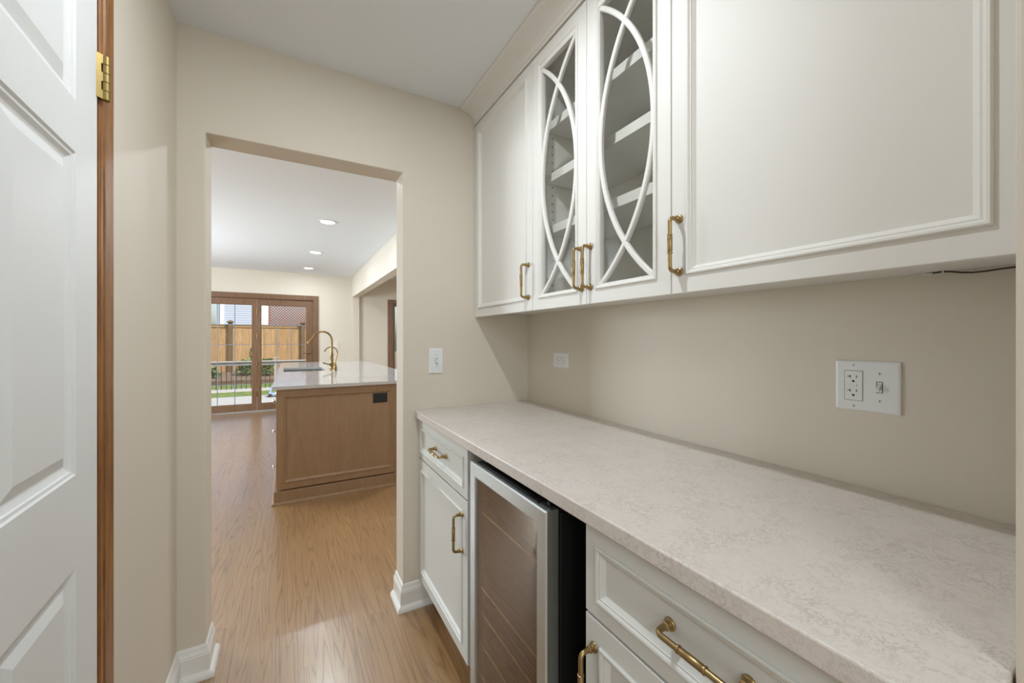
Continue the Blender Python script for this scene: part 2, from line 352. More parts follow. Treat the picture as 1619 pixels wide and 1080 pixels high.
# room behind the camera
structure('wall_back', MB().box(-2.6, 3.0, -4.1, -4.0, 0, .5).box(-2.6, 3.0, -4.1, -4.0, 2.2, 2.5).box(-2.6, -2.4, -4.1, -4.0, .5, 2.2).box(-.6, .85, -4.1, -4.0, .5, 2.2).box(2.65, 3.0, -4.1, -4.0, .5, 2.2).box(-2.7, -2.6, -4.1, -0.03, 0, 2.5).box(3.0, 3.1, -4.1, -0.03, 0, 2.5), M['wall'], 'beige walls of the room behind the viewer', 'wall')
structure('ceiling_back', MB().box(-2.7, 3.1, -4.1, -0.03, ZC, ZC+.1), M['ceiling'], 'white ceiling of the room behind the viewer', 'ceiling')
for k, (a0, a1) in enumerate(((-2.4, -.6), (.85, 2.65))):  # added windows, made to go with the back fill lights
    structure('window_%d' % (k+3), MB().rings(lambda a, b, d: (a, -4.05+d, b), [(a0, a1, .5, 2.2, 0), (a0, a1, .5, 2.2, .06), (a0+.05, a1-.05, .55, 2.15, .06), (a0+.05, a1-.05, .55, 2.15, 0)], False), M['white'],
              ['added white framed window behind the viewer on the left', 'added white framed window behind the viewer on the right'][k], 'window')
# hall behind the white door, so that the gap is closed
structure('wall_closet', MB().box(-1.2, -1.1, 0.1, 1.85, 0, ZC), M['wall'], 'beige back wall behind the white panel door', 'wall')

# ------------------------------------------------------------------ floor with oak strips
fl = structure('floor', MB().box(-3.1, 4.6, -4.1, KY+.16, -0.06, -0.012), M['floor'], 'honey oak strip floor running from pantry into kitchen', 'floor')
PWID = 0.0572
rest = MB(); lens_cache = {}
LENS = [0.45, 0.6, 0.75, 0.9, 1.05, 1.2, 1.4]
def visible(x, y0, y1):
    ym = min(max(y0, 0.95), y1)
    if y1 < 0.95: return False
    if y0 < 1.9 and XL-.03 < x < 0.62 and y1 > .95: return True
    if y1 > 1.9:
        lo = -0.13*max(y0, 2.0)-0.14; hi = 0.27*max(min(y1, 3.5), 2)+.06
        if y0 > 3.5: hi = -0.05
        return lo < x < hi
    return False
npl = 0
for i in range(-54, 80):
    x = i*PWID; y = -4.05 - random.random()*0.8
    while y < KY:
        L = random.choice(LENS); y0, y1 = y, y+L; y = y1
        if y1 > KY: y1 = KY
        if y0 < -4.05: y0 = -4.05
        L2 = round(y1-y0, 3)
        if L2 < .02: continue
        if visible(x, y0, y1) and npl < 296:
            if L2 not in lens_cache:
                b = MB(); e = .00012; h = 0.0002
                b.add([(-PWID/2+e, e, -.012), (PWID/2-e, e, -.012), (PWID/2-e, L2-e, -.012), (-PWID/2+e, L2-e, -.012),
                       (-PWID/2+e, e, -h), (PWID/2-e, e, -h), (PWID/2-e, L2-e, -h), (-PWID/2+e, L2-e, -h),
                       (-PWID/2+2*e, 2*e, 0), (PWID/2-2*e, 2*e, 0), (PWID/2-2*e, L2-2*e, 0), (-PWID/2+2*e, L2-2*e, 0)],
                      [(0, 1, 5, 4), (1, 2, 6, 5), (2, 3, 7, 6), (3, 0, 4, 7), (4, 5, 9, 8), (5, 6, 10, 9), (6, 7, 11, 10), (7, 4, 8, 11), (8, 9, 10, 11)])
                o = build('plank', b, M['floor'], fl, local=True); lens_cache[L2] = o
            else:
                o = dup(lens_cache[L2], (0, 0, 0))
            o.location = (x, y0, 0); npl += 1
        else:
            e = .00012; rest.box(x-PWID/2+e, x+PWID/2-e, y0+e, y1-e, -.012, 0)
build('plank_field', rest, M['floor'], fl, kind='stuff')

# ------------------------------------------------------------------ baseboards
BP = [(0, 0), (.030, 0), (.030, .006), (.028, .013), (.024, .019), (.017, .023), (.014, .024), (.014, .082), (.0125, .086), (.0125, .090),
      (.010, .094), (.0075, .101), (.006, .108), (.0045, .112), (.002, .115), (0, .116)]
def baseboard(name, path, label): structure(name, MB().sweep(path, BP), M['white'], label, 'baseboard')
baseboard('baseboard_left', [(OXL, YF2), (OXL, YF), (XL, YF), (XL, 1.212)], 'white baseboard wrapping the left jamb of the doorway')
baseboard('baseboard_right', [(0.60, YF), (OXR, YF), (OXR, YF2)], 'white baseboard wrapping the right jamb by the cabinet')
baseboard('baseboard_kitchen', [(1.041, KY), (0.47, KY)], 'white baseboard below the kitchen far wall')

# ------------------------------------------------------------------ left door with casing and hinge
cs = MB()
casing_prof = [(0, 0), (0, .010), (.004, .013), (.010, .014), (.014, .012), (.018, .0155), (.050, .018), (.058, .017), (.062, .013), (.066, .012), (.066, 0)]
v = []
for z in (0, 2.10):
    for a, b in casing_prof: v.append((XL+b, 1.142+a, z))
n = len(casing_prof)
cs.add(v, [(j, (j+1) % n, n+(j+1) % n, n+j) for j in range(n)]+[tuple(range(n)), tuple(range(2*n-1, n-1, -1))])
cs.box(XL, XL+.018, 0.225, 1.2, 2.045, 2.11).box(XL, XL+.018, 0.225, 0.285, 0, 2.05)
structure('trim_2', cs, M['jamb'], 'stained brown wood casing beside the white panel door', 'casing')
structure('trim_3', MB().box(XL-T, XL+.002, 1.137, 1.1425, 0, 2.06).box(XL-.05, XL-.039, 1.118, 1.137, 0, 2.06), M['jamb'], 'dark brown jamb strip behind the brass hinge', 'jamb')
DW, DH = 0.80, 2.03
door = thing('door_1', (-0.347, 1.135, 0.008), 'white six panel moulded door standing slightly ajar at the left edge', 'door', None, math.radians(2.3), 'structure')
fr = lambda a, b, d: (d, -a, b)       # a = distance from hinge edge, b height, d outwards (+X)
st, mul = 0.105, 0.095
cw = (DW-2*st-mul)/2
cols = [(st, st+cw), (st+cw+mul, DW-st)]
rows = [(0.18, 0.822), (0.992, 1.585), (1.68, 1.905)]
slab = MB()
ya = [0, st, st+cw, st+cw+mul, DW-st, DW]; za = [0, .18, .822, .992, 1.585, 1.68, 1.905, DH]
for i in range(5):
    for j in range(7):
        if i in (1, 3) and j in (1, 3, 5): continue
        slab.add([fr(ya[i], za[j], 0), fr(ya[i+1], za[j], 0), fr(ya[i+1], za[j+1], 0), fr(ya[i], za[j+1], 0)], [(0, 1, 2, 3)])
slab.rings(fr, [(0, DW, 0, DH, 0), (0, DW, 0, DH, -.035)], True)
build('slab', slab, M['door'], door, local=True)
for a0, a1 in cols:
    for b0, b1 in rows:
        prof = [(0, 0), (.003, -.003), (.008, -.004), (.010, -.0065), (.015, -.009), (.019, -.0105), (.022, -.0105), (.040, -.004), (.043, -.003)]
        build('panel', MB().rings(fr, [(a0+i, a1-i, b0+i, b1-i, d) for i, d in prof]), M['door'], door, local=True)
hz0 = 1.752; KH = .0184
hg = MB()
def leaf_bit(z0, z1, far):
    # thin plate running obliquely from the door edge to the barrel
    a, b = Vector((-.0005, -.006, 0)), Vector((.0105, .0045, 0)); e_ = a+(b-a)*far; n_ = Vector((-.0009, .0009, 0))
    hg.add([a+Vector((0, 0, z0)), e_+Vector((0, 0, z0)), e_+n_+Vector((0, 0, z0)), a+n_+Vector((0, 0, z0)), a+Vector((0, 0, z1)), e_+Vector((0, 0, z1)), e_+n_+Vector((0, 0, z1)), a+n_+Vector((0, 0, z1))],
           [(0, 3, 2, 1), (4, 5, 6, 7), (0, 1, 5, 4), (1, 2, 6, 5), (2, 3, 7, 6), (3, 0, 4, 7)])
for k in range(5): leaf_bit(hz0-.010+k*KH, hz0-.010+(k+1)*KH, 1.0 if k % 2 == 0 else .62)
hinge = build('hinge', hg, M['hinge'], door, local=True)
for k in range(5):
    z0 = hz0-.010+k*KH
    build('knuckle', MB().lathe((.0105, .0095, z0), (0, 0, 1), [(0, .0070), (.0007, .0076), (.0171, .0076), (.0178, .0070)], 20), M['hinge'], hinge, local=True)

# ------------------------------------------------------------------ pulls and cabinet fronts
def pull_mesh():
    L, S, r = 0.127, 0.034, 0.0048
    b = MB(); pts = []; e = .011
    def arc(c, a0, a1):
        return [(-c[0]-e*math.cos(t), 0, c[1]+e*math.sin(t)) for t in [a0+(a1-a0)*k/6 for k in range(7)]]
    # out from the lower rosette, round the elbow, up, round the elbow, back
    pts = [(-.006, 0, -L/2)] + [(-(S-e)-e*math.sin(t), 0, -L/2+e-e*math.cos(t)) for t in [PI/2*k/6 for k in range(7)]]
    pts += [(-S, 0, -.02), (-S, 0, .02)]
    pts += [(-(S-e)-e*math.cos(t), 0, L/2-e+e*math.sin(t)) for t in [PI/2*k/6 for k in range(7)]] + [(-.006, 0, L/2)]
    b.tube(pts, r, 14)
    b.lathe((-S, 0, -.0235), (0, 0, 1), [(0, .0052), (.0008, .0066), (.0028, .0066), (.0036, .0050), (.0046, .0050), (.006, .0060), (.041, .0060), (.0424, .0050), (.0434, .0050), (.0442, .0066), (.0462, .0066), (.047, .0052)], 18)
    for s in (-1, 1):
        b.lathe((0, 0, s*L/2), (-1, 0, 0), [(0, .0105), (.002, .0105), (.0035, .0095), (.0045, .0070), (.008, .0062), (.010, .0074), (.012, .0074), (.014, .0055), (.020, .0052)], 20)
    return b
PULL = None
def pull(parent, loc, horizontal=False):
    global PULL
    if PULL is None: PULL = build('pull', pull_mesh(), M['brass'], parent, local=True); o = PULL
    else: o = PULL.copy(); COL.objects.link(o); o.parent = parent
    o.location = Vector(loc)-org(parent); o.rotation_euler = (PI/2, 0, 0) if horizontal else (0, 0, 0)
    o['label'] = 'aged brass bar pull'
    return o
BEAD = [(0, 0), (0, .0035), (.0025, .0055), (.006, .0050), (.0085, .0030), (.0095, .0012), (.0125, .0012), (.0135, -.0008), (.0185, -.0055), (.0205, -.0075)]
def front(parent, name, fr, a0, a1, b0, b1, stile, mat, thick=.02, bead=BEAD, panel=True, opening=None):
    """slab front with applied moulding: frame part, moulding and panel sub-parts"""
    s = stile; bw = bead[-1][0]
    R = lambda i, d: (a0+i, a1-i, b0+i, b1-i, d)
    f = MB().rings(fr, [R(s+bw*.5, -thick), R(0, -thick), R(0, -.0012), R(.0012, 0), R(s, 0), R(s+bw*.5, -.001), R(s+bw*.5, -thick)], False)
    fo = build(name, f, mat, parent)
    mo = MB().rings(fr, [R(s+i, d) for i, d in bead]+([R(s+bw, -thick)] if not panel else []), False)
    build('moulding', mo, mat, fo)
    if panel:
        build('panel', MB().rings(fr, [R(s+bw-.001, bead[-1][1]), ]*1+[R(s+bw-.001, bead[-1][1])]), mat, fo)
    return fo

# ------------------------------------------------------------------ base cabinets
XB = 0.53
def base_cabinet(y0, y1, label, handle_y, gap_hi):
    c = thing('base_cabinet', (0.83, (y0+y1)/2, 0), label, 'cabinet')
    x0 = XB+.021
    b = MB().box(x0, XR-.001, y0, y0+.018, .105, CZ-CT).box(x0, XR-.001, y1-.018, y1, .105, CZ-CT).box(x0, XR-.001, y0+.018, y1-.018, .105, .125)
    b.box(XR-.02, XR-.001, y0+.018, y1-.018, .125, CZ-CT).box(x0, x0+.018, y0+.018, y1-.018, CZ-CT-.03, CZ-CT).box(x0, x0+.018, y0+.018, y1-.018, .68, .71)
    build('carcass', b, M['basecab'], c)
    build('toe_kick', MB().box(x0+.055, x0+.07, y0, y1, 0.0, .105), M['jamb'], c)
    fX = frameX(XB)
    d = front(c, 'drawer_front', fX, y0+.002, y1-.003, .6975, .872, .032, M['basecab'])
    pull(d, (XB-.0+.0075, (y0+y1)/2, .789), True)
    d = front(c, 'door', fX, y0+.002, y1-.003, .133, .6915, .044, M['basecab'])
    pull(d, (XB, handle_y, .572))
    return c
base_cabinet(1.255, YF-.002, 'white base cabinet between the doorway and the wine cooler', 1.302, 0)
base_cabinet(0.104, 0.640, 'white base cabinet right of the wine cooler nearest the viewer', 0.611, 0)

# counter
structure_counter = build('countertop', MB().box(0.512, XR-.001, 0.102, YF-.001, CZ-CT, CZ), M['quartz'], None, 0.003)
tag(structure_counter, 'pale speckled quartz countertop on the white pantry base cabinets', 'countertop')

# ------------------------------------------------------------------ wine cooler
M['shelfedge'] = metal('shelf_edge_nickel', (226, 214, 192), 0.32)
SHELF_Z = (.715, .481, .402, .304, .205)
wc = thing('wine_cooler', (0.80, 0.952, 0), 'stainless framed wine cooler with tinted glass door under the counter', 'wine cooler')
cy0, cy1, cx, ctop = 0.738, 1.166, 0.50, 0.862
bx = cx+.043
b = MB().box(bx, 1.08, cy0+.003, cy0+.03, .03, ctop-.012).box(bx, 1.08, cy1-.03, cy1-.003, .03, ctop-.012).box(bx, 1.08, cy0+.03, cy1-.03, ctop-.04, ctop-.012)
b.box(bx, 1.08, cy0+.03, cy1-.03, .03, .09).box(1.05, 1.08, cy0+.03, cy1-.03, .09, ctop-.04)
build('body', b, M['blackmetal'], wc, 0.002)
fX = frameX(cx); R = lambda i, d: (cy0+i, cy1-i, .06+i, ctop-i, d); fw = .041
fr_ = MB().rings(fX, [R(fw, -.034), R(0, -.034), R(0, -.004), R(.003, 0), R(fw-.004, 0), R(fw, -.003), R(fw, -.034)], False)
cd = build('door', fr_, M['steel'], wc)
cd['label'] = 'brushed stainless door frame'
build('glass', MB().box(cx+.006, cx+.012, cy0+fw, cy1-fw, .06+fw, ctop-fw), M['coolerglass'], cd)
build('gasket', MB().rings(fX, [R(.02, -.0345), R(.004, -.0345), R(.004, -.0425), R(.02, -.0425)], False), M['black'], wc)
build('top_grille', MB().box(cx+.010, cx+.032, cy0+.05, cy1-.03, ctop, ctop+.004).box(cx+.016, cx+.022, cy0+.10, cy1-.05, ctop+.004, ctop+.007), M['black'], wc)
build('hinge_pin', MB().lathe((cx+.024, cy0+.022, ctop-.003), (0, 0, 1), [(0, .008), (.006, .008), (.007, .005), (.016, .005), (.017, .003)], 14).box(cx+.012, bx+.05, cy0+.006, cy0+.034, ctop-.011, ctop-.002), M['black'], wc)
build('toe_grille', MB().box(bx, bx+.02, cy0+.01, cy1-.01, .012, .055), M['black'], wc)
for z in SHELF_Z:
    sh = MB()
    sh.box(cx+.05, 1.0, cy0+.045, cy1-.045, z-.006, z-.002)
    so = build('shelf', sh, M['blackmetal'], wc)
    build('shelf_front', MB().tube([(cx+.019, cy0+.045, z), (cx+.019, cy1-.045, z)], .0024, 12), M['shelfedge'], so)
for y in (cy0+.04, cy1-.04):
    for x in (bx+.04, 1.04): build('foot', MB().lathe((x, y, 0), (0, 0, 1), [(0, .016), (.012, .016), (.014, .008), (.03, .008)], 12), M['black'], wc)

# ------------------------------------------------------------------ wall cabinets
XU, UZ0, UZ1, UB = 0.82, 1.36, 2.326, 1.384
def wall_cabinet(y0, y1, label, interior=False):
    c = thing('wall_cabinet', ((XU+XR)/2, (y0+y1)/2, UB), label, 'cabinet')
    x0 = XU+.021; t = .018
    b = MB().box(x0, XR-.001, y0, y0+t, UB, UZ1+.004).box(x0, XR-.001, y1-t, y1, UB, UZ1+.004)
    b.box(x0, XR-.001, y0+t, y1-t, UB, UB+t).box(x0, XR-.001, y0+t, y1-t, UZ1-.014, UZ1+.004).box(XR-.012, XR-.001, y0+t, y1-t, UB+t, UZ1-.014)
    b.box(x0, x0+.018, y0, y1, UZ0+.006, UB)
    build('carcass', b, M['cabin'] if interior else M['cab'], c)
    return c
US = .042
fX = frameX(XU)
c1 = wall_cabinet(1.302, YF-.002, 'white wall cabinet with one solid door beside the far wall')
d = front(c1, 'door', fX, 1.303, YF-.004, UZ0, UZ1, US, M['cab']); pull(d, (XU, 1.331, 1.477))
c3 = wall_cabinet(0.104, 0.661, 'wide white wall cabinet with one large solid door at right')
d = front(c3, 'door', fX, 0.106, 0.6605, UZ0, UZ1, US, M['cab']); pull(d, (XU, 0.638, 1.475))
c2 = wall_cabinet(0.662, 1.301, 'white wall cabinet with two arched mullion glass doors', True)
GB = BEAD[:-2]+[(.0155, -.003), (.0165, -.012)]
for (a0, a1, hy) in ((0.9825, 1.300, 1.004), (0.663, 0.9805, 0.961)):
    d = front(c2, 'glass_door', fX, a0, a1, UZ0, UZ1, US, M['cab'], .02, GB, False)
    g0, g1, z0, z1 = a0+US+.0165, a1-US-.0165, UZ0+US+.0165, UZ1-US-.0165
    z0, z1 = UZ0+.056, UZ1-.070
    # deeper top rail so that the glazed opening ends at z1
    build('top_rail', MB().box(XU-.002, XU+.018, g0-.006, g1+.006, z1, UZ1-US-.012), M['cab'], d, 0.002)
    build('pane', MB().box(XU+.014, XU+.017, g0-.004, g1+.004, z0-.006, z1+.004), M['clearglass'], d)
    w = g1-g0; H = z1-z0; Rr = (H*H/4+w*w)/(2*w); zc = (z0+z1)/2; half = math.asin(H/2/Rr); bw = .0075
    for s in (1, -1):
        cyc = (g1-Rr) if s > 0 else (g0+Rr); mb_ = MB(); vs_ = []; N = 40
        prof = [(-bw, .0125), (-bw, .004), (-bw*.6, .001), (bw*.6, .001), (bw, .004), (bw, .0125)]
        for k in range(N+1):
            t = -half + 2*half*k/N
            for o, x in prof: vs_.append((XU+x-(.0004 if s > 0 else 0), cyc+s*(Rr+o)*math.cos(t), zc+(Rr+o)*math.sin(t)))
        m_ = len(prof)
        mb_.add(vs_, [(k*m_+j, k*m_+(j+1) % m_, (k+1)*m_+(j+1) % m_, (k+1)*m_+j) for k in range(N) for j in range(m_)])
        mb_.add(vs_[:m_], [tuple(range(m_))]); mb_.add(vs_[-m_:], [tuple(range(m_))])
        build('arched_mullion', mb_, M['cab'], d)
    pull(d, (XU, hy, 1.475))
for zt in (2.085, 1.885, 1.685):
    build('shelf', MB().box(.875, XR-.013, .682, 1.281, zt-.032, zt), M['cabin'], c2, 0.0015)
pins = MB()
for x in (.90, 1.07):
    for k in range(22):
        z = 1.46+k*.032
        if min(abs(z-q+.016) for q in (2.085, 1.885, 1.685)) < .02: continue
        pins.lathe((x, 1.2829, z), (0, -1, 0), [(0, .0028), (.0006, .0028)], 8).lathe((x, .6801, z), (0, 1, 0), [(0, .0028), (.0006, .0028)], 8)
build('shelf_pin_holes', pins, M['slot'], c2, kind='stuff')
# crown moulding along the cabinet tops
cp = [(0, UZ1+.006), (.004, UZ1+.006), (.004, UZ1+.018), (.007, UZ1+.019), (.009, UZ1+.022), (.012, UZ1+.034), (.022, UZ1+.046), (.040, UZ1+.055), (.058, UZ1+.060),
      (.066, UZ1+.0615), (.068, UZ1+.064), (.074, UZ1+.065), (.081, UZ1+.069), (.081, ZC-.0005), (-.02, ZC-.0005), (-.02, UZ1+.006)]
structure('trim_4', MB().sweep([(XU, 0.101), (XU, YF-.001)], cp), M['cab'], 'white crown moulding between wall cabinets and ceiling', 'moulding')

# ------------------------------------------------------------------ cord under the cabinet
pc = thing('power_cord', (1.118, .24, UB), 'dark brown low voltage cord sagging under the large wall cabinet', 'cord')
build('cable', MB().tube([(1.120, .291, 1.381), (1.120, .28, 1.3815), (1.120, .268, 1.3822), (1.120, .257, 1.381), (1.120, .243, 1.3772), (1.120, .228, 1.3750), (1.120, .212, 1.3752), (1.120, .196, 1.3765), (1.120, .178, 1.3772), (1.120, .150, 1.379), (1.120, .108, 1.381)], .0016, 8), M['cord'], pc)
build('connector', MB().box(1.117, 1.122, .281, .297, 1.3790, 1.3815), M['plate'], pc, .0005)
build('clip', MB().box(1.116, 1.124, .2655, .2675, 1.3795, 1.3840), M['plate'], pc)

# ------------------------------------------------------------------ switches and outlets
def plate_front(mb_, fr, a0, a1, b0, b1, t=.006):
    R = lambda i, d: (a0+i, a1-i, b0+i, b1-i, d)
    return mb_.rings(fr, [R(0, 0), R(0, t*.45), R(.0012, t*.8), R(.005, t)])
def screw(fr, a, b, t, parent):
    n = Vector(fr(a, b, 1))-Vector(fr(a, b, 0))
    s = build('screw', MB().lathe(fr(a, b, t-.0005), n, [(0, .0032), (.0012, .0032), (.0018, .0022)], 12), M['plate'], parent)
    p = MB().rings(fr, [(a-.0005, a+.0005, b-.0025, b+.0025, t+.0012), (a-.0005, a+.0005, b-.0025, b+.0025, t+.0016)])
    build('slot', p, M['slot'], s)
def toggle(fr, a, b, t, parent):
    f = build('switch_frame', MB().rings(fr, [(a-.0055, a+.0055, b-.0125, b+.0125, t), (a-.0055, a+.0055, b-.0125, b+.0125, t+.0006), (a-.0045, a+.0045, b-.0115, b+.0115, t+.0006), (a-.0045, a+.0045, b-.0115, b+.0115, t-.0002)]), M['slot'], parent)
    v = [fr(a-.0035, b-.004, t-.001), fr(a+.0035, b-.004, t-.001), fr(a+.0035, b+.009, t-.001), fr(a-.0035, b+.009, t-.001),
         fr(a-.0028, b-.0095, t+.011), fr(a+.0028, b-.0095, t+.011), fr(a+.0028, b-.003, t+.013), fr(a-.0028, b-.003, t+.013)]
    build('toggle', MB().add(v, [(0, 3, 2, 1), (4, 5, 6, 7), (0, 1, 5, 4), (1, 2, 6, 5), (2, 3, 7, 6), (3, 0, 4, 7)]), M['plate'], parent, .0008)
def receptacle(fr, a, b, t, parent, horiz=False):
    q = (lambda u, w, d: fr(a+w, b+u, d)) if horiz else (lambda u, w, d: fr(a+u, b+w, d))
    f = MB().rings(q, [(-.0165, .0165, -.0335, .0335, t-.001), (-.0165, .0165, -.0335, .0335, t+.0004), (-.0155, .0155, -.0325, .0325, t+.0014)])
    fo = build('socket_face', f, M['plate'], parent)
    s = MB(); tt = t+.0016
    def rect(u0, u1, w0, w1): s.rings(q, [(u0, u1, w0, w1, tt-.0006), (u0, u1, w0, w1, tt)])
    for o in (.0205, -.0115):
        rect(.0050, .0066, o-.0035, o+.0035); rect(.0066, .0110, o-.0008, o+.0008)
        rect(-.0066, -.0050, o-.003, o+.003)
        n = Vector(q(0, 0, 1))-Vector(q(0, 0, 0)); s.lathe(q(0, o-.0105, tt-.0006), n, [(0, .0026), (.0006, .0026)], 10)
    build('slots', s, M['slot'], fo)
    bt = MB().rings(q, [(-.0070, .0070, -.0030, .0045, t+.001), (-.0070, .0070, -.0030, .0045, t+.0022), (-.0064, .0064, -.0024, .0039, t+.0026)])
    build('test_button', bt, M['plate'], fo)
    gp = MB().rings(q, [(-.0172, .0172, -.0342, .0342, t+.0001), (-.0172, .0172, -.0342, .0342, t+.0003), (-.0165, .0165, -.0335, .0335, t+.0003)], False)
    build('gap', gp, M['slot'], fo)
PT = .006
fY = frameY(YF)
o = thing('light_switch', (.6155, YF, 1.1445), 'white single toggle switch plate on the end wall by the doorway', 'switch')
build('plate', plate_front(MB(), fY, .581, .650, 1.0845, 1.2045), M['plate'], o)
toggle(fY, .6155, 1.1445, PT, o); screw(fY, .6155, 1.1745, PT, o); screw(fY, .6155, 1.1145, PT, o)
fW = frameX(XR)
o = thing('outlet', (XR, 1.545, 1.148), 'small white sideways outlet on the wall under the glass cabinets', 'outlet')
build('plate', plate_front(MB(), fW, 1.4865, 1.6035, 1.113, 1.183), M['plate'], o)
receptacle(fW, 1.545, 1.148, PT, o, True); screw(fW, 1.593, 1.148, PT, o); screw(fW, 1.497, 1.148, PT, o)
o = thing('outlet_and_switch', (XR, .389, 1.1435), 'white double plate with outlet and toggle switch on the counter wall', 'switch plate')
build('plate', plate_front(MB(), fW, .331, .447, 1.0865, 1.2005), M['plate'], o)
receptacle(fW, .412, 1.1435, PT, o); screw(fW, .412, 1.190, PT, o); screw(fW, .412, 1.097, PT, o)
toggle(fW, .366, 1.1435, PT, o); screw(fW, .366, 1.1735, PT, o); screw(fW, .366, 1.1135, PT, o)
fK = frameY(KY)
o = thing('light_switch', (.78, KY, 1.143), 'cream switch plate on the kitchen far wall right of the patio doors', 'switch')
build('plate', plate_front(MB(), fK, .745, .815, 1.085, 1.205), M['cream'], o); toggle(fK, .78, 1.143, PT, o)

# ------------------------------------------------------------------ recessed lamps
def recessed(x, y, z, label, power, rad=.085, size=.07, group=None):
    t = thing('recessed_light', (x, y, z), label, 'ceiling light', group)
    build('trim_ring', MB().lathe((x, y, z), (0, 0, -1), [(0, rad), (.003, rad), (.006, rad*.96), (.006, rad*.80), (.001, rad*.74), (.0005, rad*.74)], 32), M['white'], t)
    build('lens', MB().lathe((x, y, z-.0012), (0, 0, -1), [(0, rad*.74), (.003, rad*.74), (.0045, rad*.5)], 32), M['lens'], t)
    light('lamp', 'AREA', (0, 0, -.012), power, LAMP, (0, 0, 0), t, shape='DISK', size=size)
    return t
recessed(0.236, 0.887, ZC, 'recessed ceiling lamp of the pantry above the passage', P_CAN, .075, .05)
recessed(0.335, 2.80, KZ, 'recessed kitchen lamp just beyond the doorway header', P_KITCHEN)
recessed(0.335, 4.40, KZ, 'nearest of the three recessed kitchen lamps in view', P_KITCHEN)
recessed(0.310, 6.03, KZ, 'middle recessed kitchen lamp between two others', P_KITCHEN)
recessed(0.280, 7.43, KZ, 'farthest recessed kitchen lamp near the patio doors', P_KITCHEN)

# ------------------------------------------------------------------ kitchen island
IX0, IX1, IY0, IY1, IZ = -0.086, 0.815, 3.47, 6.86, 0.868
isl = thing('kitchen_island', (0.36, 5.1, 0), 'brown stained wood kitchen island with framed end panel', 'island')
build('carcass', MB().box(IX0+.024, IX1-.02, IY0+.022, IY0+.042, .10, IZ-.001).box(IX0+.024, IX1-.02, IY1-.04, IY1-.02, .10, IZ-.001)
      .box(IX1-.04, IX1-.02, IY0+.042, IY1-.04, .10, IZ-.001).box(IX0+.024, IX1-.04, IY0+.042, IY1-.04, .10, .12).box(IX0+.024, IX0+.030, IY0+.042, IY1-.04, .12, IZ-.001), M['island'], isl)
fI = frameY(IY0)
IB = [(0, 0), (0, .001), (.002, .004), (.006, .005), (.010, .004), (.013, .001), (.016, -.003), (.022, -.007)]
e = front(isl, 'end_panel', fI, IX0, IX1, .108, IZ-.002, .048, M['island'], .02, IB)
build('base_board', MB().box(IX0-.018, IX1, IY0-.004, IY1, 0.0, .098), M['island'], isl, .002)
build('shoe_moulding', MB().sweep([(IX1, IY0-.004), (IX0-.018, IY0-.004), (IX0-.018, IY1)], [(0, 0), (.014, 0), (.014, .006), (.010, .014), (0, .020)]), M['island'], isl)
fS = frameX(IX0)
ys = [IY0+.026, 4.28, 4.90, 5.80, 6.45, IY1]
for k in range(5):
    a0, a1 = ys[k]+.002, ys[k+1]-.002
    if k in (0, 3):
        for z0, z1 in ((.66, IZ-.004), (.40, .655), (.112, .395)):
            dr = front(isl, 'drawer_front', fS, a0, a1, z0, z1, .04, M['island'], .02, IB)
            build('knob', MB().lathe((IX0, (a0+a1)/2 if k else a0+.12, (z0+z1)/2), (-1, 0, 0), [(0, .007), (.004, .005), (.014, .005), (.018, .013), (.024, .015), (.029, .010), (.030, .004)], 14), M['nickel'], dr)
    else:
        dr = front(isl, 'door', fS, a0, a1, .112, IZ-.004, .05, M['island'], .02, IB)
        build('knob', MB().lathe((IX0, a0+.04, .74), (-1, 0, 0), [(0, .007), (.004, .005), (.014, .005), (.018, .013), (.024, .015), (.029, .010), (.030, .004)], 14), M['nickel'], dr)
o = thing('island_outlet', (.670, IY0, .753), 'flat black outlet cover on the island end panel', 'outlet')
fP = frameY(IY0+.0075)
build('plate', plate_front(MB(), fP, .611, .729, .713, .793, .006), M['black'], o)
build('cover', plate_front(MB(), frameY(IY0+.0015), .622, .718, .722, .784, .0015), M['black'], o)
# top with sink cut-out
SX0, SX1, SY0, SY1 = -.06, .355, 4.96, 5.62
IT0, IT1 = IZ, .893
ct = MB()
gx = [-.114, SX0, SX1, 1.10]; gy = [3.445, SY0, SY1, 6.90]
for i in range(3):
    for j in range(3):
        if i == 1 and j == 1: continue
        for z, rev in ((IT1, 0), (IT0, 1)):
            ct.add([(gx[i], gy[j], z), (gx[i+1], gy[j], z), (gx[i+1], gy[j+1], z), (gx[i], gy[j+1], z)], [(0, 1, 2, 3) if not rev else (3, 2, 1, 0)])
for (x0, y0, x1, y1) in ((gx[0], gy[0], gx[3], gy[0]), (gx[3], gy[0], gx[3], gy[3]), (gx[3], gy[3], gx[0], gy[3]), (gx[0], gy[3], gx[0], gy[0]),
                         (SX0, SY0, SX0, SY1), (SX0, SY1, SX1, SY1), (SX1, SY1, SX1, SY0), (SX1, SY0, SX0, SY0)):
    ct.add([(x0, y0, IT0), (x1, y1, IT0), (x1, y1, IT1), (x0, y0, IT1)], [(0, 1, 2, 3)])
tag(build('island_countertop', ct, M['quartz_white']), 'glossy white quartz top of the kitchen island', 'countertop')
sk = thing('sink', (.15, 5.29, IT0-.2), 'stainless undermount sink set into the island top', 'sink')
bowl = MB(); fZ = lambda a, b, d: (a, b, IT0+d)
bowl.rings(fZ, [(SX0-.015, SX1+.015, SY0-.015, SY1+.015, -.0005), (SX0+.004, SX1-.004, SY0+.004, SY1-.004, -.0005), (SX0+.010, SX1-.010, SY0+.010, SY1-.010, -.19), (SX0+.03, SX1-.03, SY0+.03, SY1-.03, -.20)])
build('bowl', bowl, M['sinksteel'], sk)
